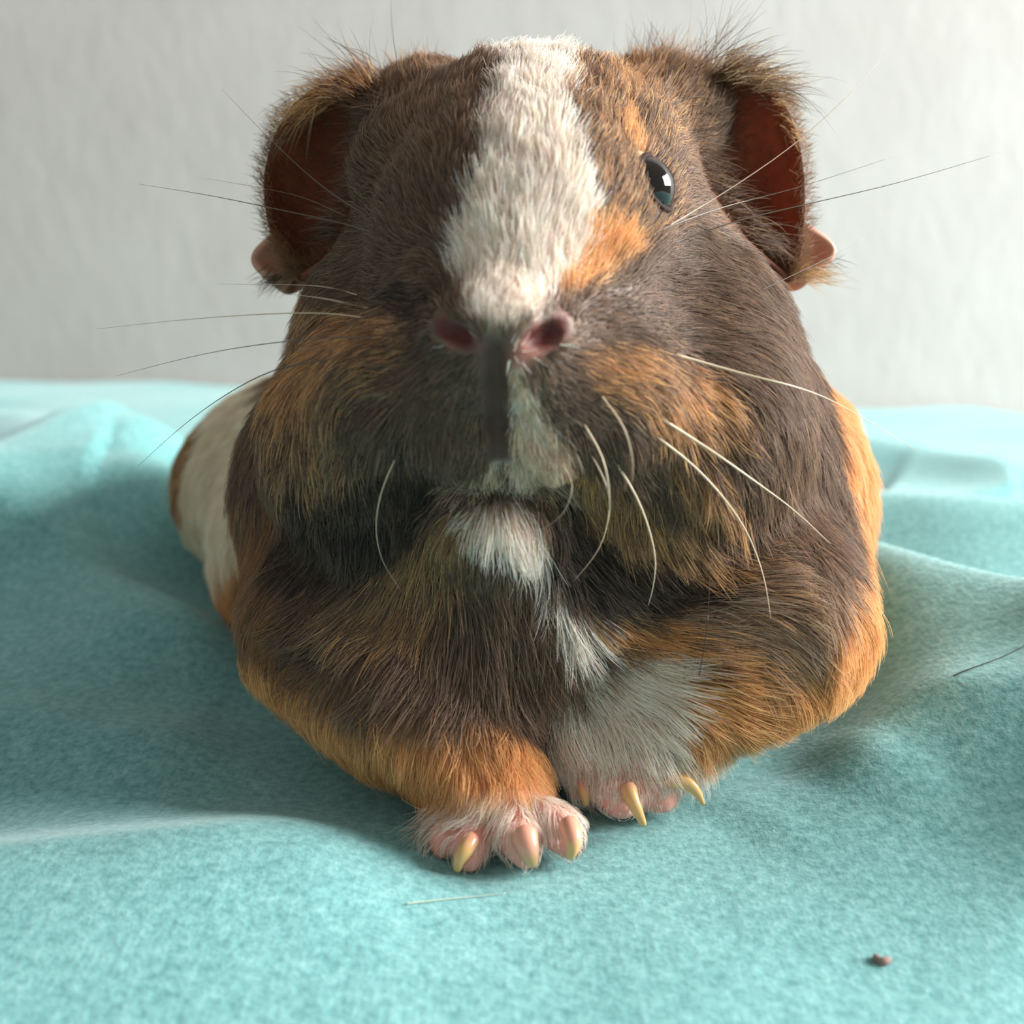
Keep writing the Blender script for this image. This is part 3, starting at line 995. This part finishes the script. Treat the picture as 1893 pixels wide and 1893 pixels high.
build_eye(EYE_R, EYE_RN, True)
build_eye(EYE_L, EYE_LN, False)


# ------------------------------------------------------------------ ears
def ear_material():
    m, nt, bs, N, L = new_mat('ear_skin')
    tc = N.new('ShaderNodeTexCoord')
    nz = N.new('ShaderNodeTexNoise'); nz.inputs['Scale'].default_value = 160; nz.inputs['Detail'].default_value = 4
    L.new(tc.outputs['Object'], nz.inputs['Vector'])
    cr = N.new('ShaderNodeValToRGB')
    cr.color_ramp.elements[0].position = 0.35; cr.color_ramp.elements[0].color = (*srgb(116, 66, 50), 1)
    cr.color_ramp.elements[1].position = 0.7; cr.color_ramp.elements[1].color = (*srgb(156, 94, 70), 1)
    L.new(nz.outputs['Fac'], cr.inputs['Fac']); L.new(cr.outputs['Color'], bs.inputs['Base Color'])
    bs.inputs['Roughness'].default_value = 0.6
    bs.inputs['Specular IOR Level'].default_value = 0.25
    tr = N.new('ShaderNodeBsdfTranslucent'); tr.inputs['Color'].default_value = (*srgb(186, 98, 62), 1)
    mx = N.new('ShaderNodeMixShader'); mx.inputs[0].default_value = 0.22
    L.new(bs.outputs[0], mx.inputs[1]); L.new(tr.outputs[0], mx.inputs[2])
    L.new(mx.outputs[0], N['Material Output'].inputs['Surface'])
    return m


m_ear = ear_material()
m_lobe, nt, bs, N, L = new_mat('ear_lobe_skin')
bs.inputs['Base Color'].default_value = (*srgb(196, 144, 122), 1)
bs.inputs['Roughness'].default_value = 0.55
bs.inputs['Subsurface Weight'].default_value = 0.3
bs.inputs['Subsurface Radius'].default_value = (0.002, 0.0007, 0.0004)


def sheet(name, root_c, rim_c, cup, thick, parent, mat, nu=28, nv=12, curl=0.25):
    """a cupped flap between an attachment line and a free rim, closed with real thickness"""
    r0, r1_ = catmull(root_c, nu), catmull(rim_c, nu)
    back = np.array([0, CP, -SP])
    G = np.zeros((nu, nv, 3))
    for i in range(nu):
        su = math.sin(math.pi * i / (nu - 1)) ** 0.6
        for j in range(nv):
            v = j / (nv - 1)
            G[i, j] = r0[i] * (1 - v) + r1_[i] * v + back * cup * su * (math.sin(math.pi * v ** 0.8) - curl * v ** 6)
    du = np.gradient(G, axis=0); dv = np.gradient(G, axis=1)
    nn = np.cross(du, dv); nn /= np.linalg.norm(nn, axis=-1, keepdims=True) + 1e-9
    if (nn @ back).mean() < 0:
        nn = -nn
    tk = thick * (1 - 0.55 * np.linspace(0, 1, nv) ** 3)[None, :, None]
    V = np.concatenate([G.reshape(-1, 3), (G + nn * tk).reshape(-1, 3)])
    idx = np.arange(nu * nv).reshape(nu, nv)
    q = np.stack([idx[:-1, :-1], idx[1:, :-1], idx[1:, 1:], idx[:-1, 1:]], -1).reshape(-1, 4)
    off = nu * nv
    F = [q, q[:, ::-1] + off]
    b = np.concatenate([idx[:, 0], idx[-1, 1:], idx[::-1, -1][1:], idx[0, ::-1][1:]])
    bb = np.stack([b[:-1], b[1:], b[1:] + off, b[:-1] + off], -1)
    F.append(bb)
    F = np.concatenate(F)
    me = mesh_np(name, V, F)
    bm = bmesh.new(); bm.from_mesh(me); bmesh.ops.recalc_face_normals(bm, faces=bm.faces); bm.to_mesh(me); bm.free()
    o = link(name, me, parent, mat)
    sd = o.modifiers.new('smooth', 'SUBSURF'); sd.levels = 1; sd.render_levels = 2
    return o, G, -nn


ears = {}
ears['l'] = sheet('ear',
    [P(700, 165, 17.2), P(715, 225, 17.0), P(715, 300, 16.9), P(690, 370, 16.9), P(655, 420, 16.9), P(610, 465, 17.0), P(575, 490, 17.1), P(552, 505, 17.1)],
    [P(668, 138, 17.1), P(605, 160, 17.2), P(545, 205, 17.3), P(510, 270, 17.4), P(496, 340, 17.4), P(502, 410, 17.3), P(522, 465, 17.2), P(545, 503, 17.1)],
    1.0, 0.14, pig, m_ear)
ears['r'] = sheet('ear',
    [P(1325, 150, 17.2), P(1305, 205, 17.0), P(1290, 270, 16.9), P(1310, 340, 16.8), P(1345, 400, 16.8), P(1395, 450, 16.9), P(1435, 485, 17.0), P(1462, 508, 17.1)],
    [P(1350, 118, 17.0), P(1400, 144, 17.1), P(1443, 200, 17.3), P(1468, 270, 17.4), P(1478, 345, 17.4), P(1478, 415, 17.3), P(1474, 470, 17.2), P(1470, 506, 17.1)],
    1.0, 0.14, pig, m_ear)
lob_l = sheet('ear_lobe', [P(560, 430, 17.9), P(560, 470, 17.9), P(545, 520, 17.9)], [P(520, 432, 17.8), P(468, 478, 17.8), P(515, 515, 17.8)], 0.2, 0.3, ears['l'][0], m_lobe, 14, 8)
lob_r = sheet('ear_lobe', [P(1440, 420, 17.9), P(1440, 465, 17.9), P(1450, 520, 17.9)], [P(1480, 418, 17.8), P(1542, 462, 17.8), P(1492, 500, 17.8)], 0.2, 0.3, ears['r'][0], m_lobe, 14, 8)


# ------------------------------------------------------------------ loose tufts: ear fringes, crown, under the lobes
TP, TR, TC = [], [], []


def tuft(pix, d, direction, length, n, spread, kinds, droop=0.25, dd=0.3, rad=0.0052, curve=0.15, snap=0.0):
    """n hairs whose roots scatter round a pixel polyline at depth d"""
    line = catmull([P(x, y, d) for x, y in pix], 40) if len(pix) > 1 else np.repeat(P(*pix[0], d)[None], 40, 0)
    dirs = np.asarray(direction, float)
    for _ in range(n):
        u = rng.random()
        p = line[int(u * 39)] + (RIGHT * rng.normal(0, spread) + UP * rng.normal(0, spread)) / FPX * d + np.array([0, rng.normal(0, dd), 0])
        if snap:                                  # root it in the skin
            for _k in range(2):
                sv = float(sample(FLD, p[None])[0])
                if sv < snap:
                    p = p - grad(p[None])[0] * (sv + 0.03)
        dv = dirs[0] * (1 - u) + dirs[-1] * u
        v = RIGHT * (dv[0] + rng.normal(0, .22)) - UP * (dv[1] + rng.normal(0, .22)) + np.array([0, rng.normal(0.1, .25), 0])
        v /= np.linalg.norm(v)
        ln = length * rng.uniform(0.45, 1.15)
        side = np.cross(v, [0, 1, 0]) * rng.normal(0, curve)
        k = 7
        q = np.array([p + v * ln * t + (side + np.array([0, 0, -droop])) * ln * t * t for t in np.linspace(0, 1, k)])
        c = 0.85 * K[kinds[rng.integers(len(kinds))]] * math.exp(rng.normal(0, .18))
        TP.append(q); TR.append(rad * rng.uniform(.7, 1.1) * (1 - 0.85 * np.linspace(0, 1, k) ** 1.5)); TC.append(np.repeat(c[None], k, 0))


D3, MBs, ORs = ['DB', 'BK', 'DB', 'MB'], ['MB', 'DB', 'RB'], ['OR', 'TN', 'OR', 'RB']
# left ear
tuft([(620, 172), (560, 205)], 16.9, [(-.8, -.2), (-1, .5)], .75, 170, 9, ORs, .35)
tuft([(700, 150), (620, 180)], 16.8, [(-.5, -.8), (-.9, -.25)], .8, 260, 11, ['MB', 'RB', 'DB', 'OR'], .2)
tuft([(780, 125), (690, 140)], 17.0, [(0, -1), (-.5, -.9)], .55, 300, 12, ['MB', 'RB', 'DB', 'OR'], .1, snap=0.8)
tuft([(700, 150), (660, 140)], 16.8, [(-.45, -.85), (-.75, -.6)], 1.15, 24, 14, D3, .1)
tuft([(600, 200), (520, 260)], 17.1, [(-.7, -.1), (-.6, .6)], .4, 90, 6, MBs, .3)
tuft([(720, 200), (690, 330)], 16.6, [(-.9, -.25), (-1, .2)], .7, 420, 10, D3, .25)
tuft([(700, 300), (610, 440)], 16.6, [(-.8, -.5), (-1, -.1)], .5, 260, 10, D3, .2)
tuft([(545, 512), (500, 505)], 17.8, [(-.8, .55), (-.9, .45)], .42, 120, 8, ['BK', 'DB', 'GB'], .1)
# right ear
tuft([(1215, 120), (1330, 125)], 17.0, [(.15, -1), (.6, -.9)], .7, 330, 12, MBs + ['OR'], .05, snap=0.8)
tuft([(1280, 125), (1320, 120)], 16.8, [(.35, -1), (.6, -.85)], 1.5, 46, 13, D3, .1)
tuft([(1150, 105), (1240, 105)], 17.3, [(0, -1), (.2, -1)], .9, 90, 10, D3, .05, snap=3.0)
tuft([(1330, 125), (1420, 165)], 16.8, [(.8, -.6), (1, -.1)], .85, 320, 12, ['MB', 'DB', 'RB', 'TN'], .2)
tuft([(1360, 130), (1440, 175)], 16.8, [(1, -.35), (1, .15)], 1.0, 40, 10, D3, .25)
tuft([(1425, 180), (1462, 260)], 17.2, [(1, -.1), (.8, .5)], .38, 130, 5, ['OR', 'RB', 'TN'], .2)
tuft([(1255, 190), (1300, 330)], 16.6, [(.9, -.35), (1, .1)], .55, 380, 11, D3 + ['MB'], .2)
tuft([(1310, 330), (1420, 450)], 16.6, [(.9, -.3), (.9, .2)], .5, 300, 10, D3 + ['MB'], .2)
tuft([(1470, 505), (1500, 505)], 17.8, [(1, .15), (1, .05)], .55, 170, 8, ['TN', 'OR', 'TN', 'GB'], .1)
tuft([(1480, 492), (1520, 488)], 17.7, [(1, .25), (1, .1)], .45, 50, 6, ['DB', 'MB'], .05)
# crown
tuft([(900, 95), (1060, 85)], 17.6, [(-.2, -1), (.2, -1)], .5, 200, 9, ['WH', 'WH', 'GY'], .1, snap=3.0)
tuft([(1040, 85), (1150, 95)], 18.0, [(-.3, -1), (.1, -1)], .5, 120, 9, ['MB', 'GB', 'DB'], .1, snap=3.0)
# paws: long pale hairs over the toes
for (x, y) in [(800, 1500), (830, 1495), (870, 1490), (905, 1490), (945, 1485), (985, 1490), (1010, 1495)]:
    tuft([(x, y), (x + 12, y + 25)], 14.0, [((x - 930) / 160, 1), ((x - 930) / 160, 1)], .62, 46, 12, ['WH', 'WH', 'GY'], .05, .06, .0034, .3)
tuft([(800, 1500), (790, 1520)], 14.2, [(-1, .35), (-.9, .7)], .4, 40, 7, ['WH', 'GY'], .1, .06, .0042, .3)
for (x, y) in [(1085, 1440), (1130, 1435), (1165, 1432), (1205, 1432), (1240, 1425)]:
    tuft([(x, y), (x + 10, y + 10)], 14.9, [((x - 1150) / 200, 1), ((x - 1150) / 200 + .15, 1)], .42, 42, 11, ['WH', 'GY'], .05, .06, .0034, .3)
tp, tr, tcx = np.array(TP), np.array(TR), np.array(TC)
tf = add_hair('fringe_fur', tp, tr, np.clip(tcx, 0.004, 0.93), body, m_fur)
tf['kind'] = 'stuff'

# soft down inside and along the edge of the ears
for key in ('l', 'r'):
    o, G, nn = ears[key]
    n_ = 6500
    ui, vi = rng.integers(0, G.shape[0], n_), rng.integers(1, G.shape[1], n_)
    vi = np.where(rng.random(n_) < 0.15, G.shape[1] - 1, vi)
    p = G[ui, vi] + rng.normal(0, .06, (n_, 3))
    nr = nn[ui, vi]
    out = G[:, -1][ui] - G[:, 0][ui]
    out /= np.linalg.norm(out, axis=-1, keepdims=True)
    v = out * rng.uniform(.5, 1, (n_, 1)) + nr * rng.uniform(.1, .35, (n_, 1)) + rng.normal(0, .25, (n_, 3))
    v /= np.linalg.norm(v, axis=-1, keepdims=True)
    ln = rng.uniform(.08, .3, n_)[:, None, None]
    t = np.linspace(0, 1, 4)[None, :, None]
    pts_ = p[:, None, :] + v[:, None, :] * ln * t
    cc = np.where(rng.random((n_, 1)) < .6, K['RB'][None], K['DB'][None])
    dn = add_hair('ear_down', pts_, np.repeat(np.array([[.0032, .003, .0022, .001]]), n_, 0), np.repeat(cc[:, None, :], 4, 1), o, m_fur)
    dn['kind'] = 'stuff'


# ------------------------------------------------------------------ claws
m_claw, nt, bs, N, L = new_mat('claw_horn')
at = N.new('ShaderNodeAttribute'); at.attribute_name = 'horn'
L.new(at.outputs['Color'], bs.inputs['Base Color'])
bs.inputs['Roughness'].default_value = 0.28
bs.inputs['Subsurface Weight'].default_value = 0.35
bs.inputs['Subsurface Radius'].default_value = (0.0012, 0.0008, 0.0004)
bs.inputs['Coat Weight'].default_value = 0.3
QUICK, HORN = srgb(222, 160, 136), srgb(216, 174, 114)


def claw(pix, r0, r1_, quick=0.45):
    pts_ = catmull([P(*q) for q in pix], 12)
    u = np.linspace(0, 1, 12)
    rad_ = r0 + (r1_ - r0) * u ** 1.3
    rad_[0] *= 0.8
    me = tube_mesh('claw', pts_, rad_, 10, flat=(RIGHT * 0.25 + np.array([0, .97, 0]), 0.75))
    ca_ = me.color_attributes.new('horn', 'FLOAT_COLOR', 'POINT')
    n = len(me.vertices)
    cols = np.ones((n, 4), np.float32)
    for i in range(n):
        uu_ = (i // 10) / 11 if i < 120 else (0 if i == 120 else 1)
        w = min(max((uu_ - quick) / 0.25, 0), 1)
        cols[i, :3] = QUICK * (1 - w) + HORN * w
    ca_.data.foreach_set('color', cols.ravel())
    return link('claw', me, pig, m_claw)


claw([(874, 1548, 13.62), (860, 1572, 13.45), (848, 1592, 13.42), (845, 1609, 13.45)], .125, .05, .1)
claw([(968, 1540, 13.5), (974, 1565, 13.33), (981, 1586, 13.32), (986, 1600, 13.36)], .20, .055, .45)
claw([(1050, 1522, 13.58), (1058, 1548, 13.33), (1058, 1568, 13.27), (1054, 1587, 13.32)], .155, .045, .4)
claw([(1080, 1445, 14.95), (1081, 1465, 14.82), (1083, 1488, 14.85)], .12, .05, .3)
claw([(1160, 1452, 14.5), (1168, 1478, 14.35), (1180, 1503, 14.3), (1190, 1525, 14.35)], .125, .045, .0)
claw([(1225, 1440, 14.75), (1258, 1443, 14.6), (1284, 1460, 14.55), (1300, 1487, 14.6)], .15, .03, .1)


# ------------------------------------------------------------------ whiskers
def whisker_mat(name, c):
    m, nt, bs, N, L = new_mat(name)
    bs.inputs['Base Color'].default_value = (*c, 1)
    bs.inputs['Roughness'].default_value = 0.35
    return m


m_wp = whisker_mat('pale_whisker', srgb(206, 184, 156))
m_wd = whisker_mat('backlit_whisker', srgb(92, 78, 68))  # pale whiskers' dark backlit look against the bright wall, put into the colour
m_wm = whisker_mat('tan_whisker', srgb(150, 126, 108))  # same backlit darkening in the colour, milder
WHISKERS = [  # pixels from root to tip, depth at root and tip, dark?
    ([(1190, 445), (1340, 355), (1470, 265), (1580, 165), (1640, 95)], 14.0, 15.8, 2, 1.0),
    ([(1210, 430), (1330, 385), (1480, 345), (1650, 290)], 14.2, 15.6, 1, .8),
    ([(1230, 455), (1350, 412), (1480, 380), (1660, 338), (1850, 282)], 14.0, 15.0, 1, 1),
    ([(1400, 540), (1545, 470), (1630, 425)], 15.0, 16.5, 1, .6),
    ([(1230, 650), (1370, 690), (1480, 718), (1560, 752), (1690, 830)], 13.6, 15.6, 0, 1.5),
    ([(1200, 760), (1310, 830), (1400, 893), (1470, 945), (1535, 1005)], 13.2, 14.8, 0, 1.7),
    ([(1190, 790), (1290, 868), (1370, 965), (1410, 1060), (1425, 1145)], 13.2, 14.4, 0, 1.6),
    ([(1110, 730), (1150, 785), (1168, 840), (1170, 890)], 12.7, 13.4, 0, 1.1),
    ([(1080, 785), (1115, 850), (1127, 930), (1110, 1010), (1060, 1075)], 12.8, 13.4, 0, 1.2),
    ([(1090, 835), (1118, 890), (1128, 940), (1118, 985)], 12.8, 13.2, 0, .9),
    ([(1125, 835), (1180, 925), (1210, 1020), (1208, 1080), (1198, 1120)], 12.9, 13.9, 0, 1.5),
    ([(1040, 860), (1058, 900), (1040, 950), (1000, 980)], 12.8, 13.0, 0, .6),
    ([(690, 430), (630, 412), (490, 382), (380, 360), (255, 340)], 14.0, 15.6, 1, 1),
    ([(680, 400), (590, 340), (500, 258), (410, 165)], 14.2, 16.5, 1, .8),
    ([(690, 590), (600, 579), (480, 581), (330, 592), (180, 608)], 13.4, 14.6, 0, 1),
    ([(680, 570), (600, 552), (525, 543)], 13.6, 14.4, 0, .9),
    ([(660, 545), (580, 528), (400, 525)], 14, 15.5, 0, .7),
    ([(700, 625), (600, 625), (480, 637), (360, 658), (215, 695)], 13.4, 14.8, 1, .9),
    ([(640, 660), (520, 680), (430, 722), (340, 785), (255, 862)], 13.8, 15.4, 1, 1),
    ([(742, 825), (708, 900), (695, 970), (706, 1035), (740, 1090)], 13.0, 13.8, 0, .8),
    ([(640, 400), (560, 365), (470, 345), (380, 330)], 14.6, 16.2, 1, .6),
    ([(742, 160), (730, 90), (724, 40), (722, -20)], 16.6, 17.4, 1, .7),
]
for pix, d0, d1, dark, w in WHISKERS:
    nn_ = len(pix)
    pts_ = catmull([P(x, y, d0 + (d1 - d0) * i / (nn_ - 1)) for i, (x, y) in enumerate(pix)], 18)
    u = np.linspace(0, 1, 18)
    for _ in range(25):                       # a whisker clears the coat it passes over
        low = (sample(FLD, pts_) < np.clip((u - 0.04) * 3, 0, 1) * 0.5) & ((pts_ > GMIN) & (pts_ < GMAX)).all(-1)
        tow = CAMP - pts_
        pts_ = pts_ + np.where(low, 0.05, 0)[:, None] * tow / np.linalg.norm(tow, axis=-1, keepdims=True)
    pts_[1:-1] = 0.25 * pts_[:-2] + 0.5 * pts_[1:-1] + 0.25 * pts_[2:]
    me = tube_mesh('whisker', pts_, 0.0125 * w * (1 - 0.86 * u), 5)
    link('whisker', me, pig, (m_wp, m_wd, m_wm)[dark])


# ------------------------------------------------------------------ small things on the blanket
def on_cloth(px, py, lift=0.02):
    p = ground(px, py, 0)
    for _ in range(6):
        z = float(cloth_z(np.array([p[0]]), np.array([p[1]]))[0])
        p = ground(px, py, z)
    return p + np.array([0, 0, lift])


def loose_hair(pix, mat, r, label):
    pts_ = catmull([on_cloth(x, y, .025) for x, y in pix], 24)
    for q in pts_:
        q[2] = float(cloth_z(np.array([q[0]]), np.array([q[1]]))[0]) + 0.025
    me = tube_mesh('shed_hair', pts_, r * (1 - 0.6 * np.linspace(0, 1, 24)), 5)
    link('shed_hair', me, None, mat, label=label, category='hair')


loose_hair([(1752, 1360), (1820, 1347), (1893, 1336)], whisker_mat('dark_shed_hair', srgb(40, 36, 32)), .012,
           'thin dark shed hair lying on the blanket fold at far right')
loose_hair([(750, 1674), (840, 1664), (935, 1654)], whisker_mat('pale_shed_hair', srgb(190, 200, 180)), .010,
           'thin pale shed hair lying on the blanket below the paws')
ch = catmull([P(x, y, d) for x, y, d in [(1312, 1050, 14.6), (1310, 1110, 14.4), (1306, 1170, 14.2), (1292, 1250, 14.2)]], 18)
for _ in range(25):
    low = sample(FLD, ch) < 0.42
    ch = ch + np.where(low, 0.05, 0)[:, None] * (CAMP - ch) / np.linalg.norm(CAMP - ch, axis=-1, keepdims=True)
link('shed_hair', tube_mesh('shed_hair', ch, [.006] * 18, 5), None, whisker_mat('black_shed_hair', srgb(36, 28, 24)),
     label='fine dark shed hair hanging upright over the orange fur of the right foreleg', category='hair')
m_cr, nt, bs, N, L = new_mat('crumb_brown')
bs.inputs['Base Color'].default_value = (*srgb(140, 118, 110), 1)
bs.inputs['Roughness'].default_value = 0.9
c0 = [on_cloth(x, y, .03) for x, y in [(1616, 1770), (1624, 1779), (1634, 1782), (1646, 1776)]]
link('crumb', tube_mesh('crumb', catmull(c0, 9), [.02, .04, .045, .045, .05, .055, .05, .04, .015], 8), None, m_cr,
     label='tiny brown crumb lying on the turquoise blanket at lower right', category='crumb')
# the animal's origin sits at its base
base = Vector(pig_loc * CM)
for ch_ in list(pig.children):
    ch_.location = ch_.location - base
pig.location = base
print('done', time.time() - T0)
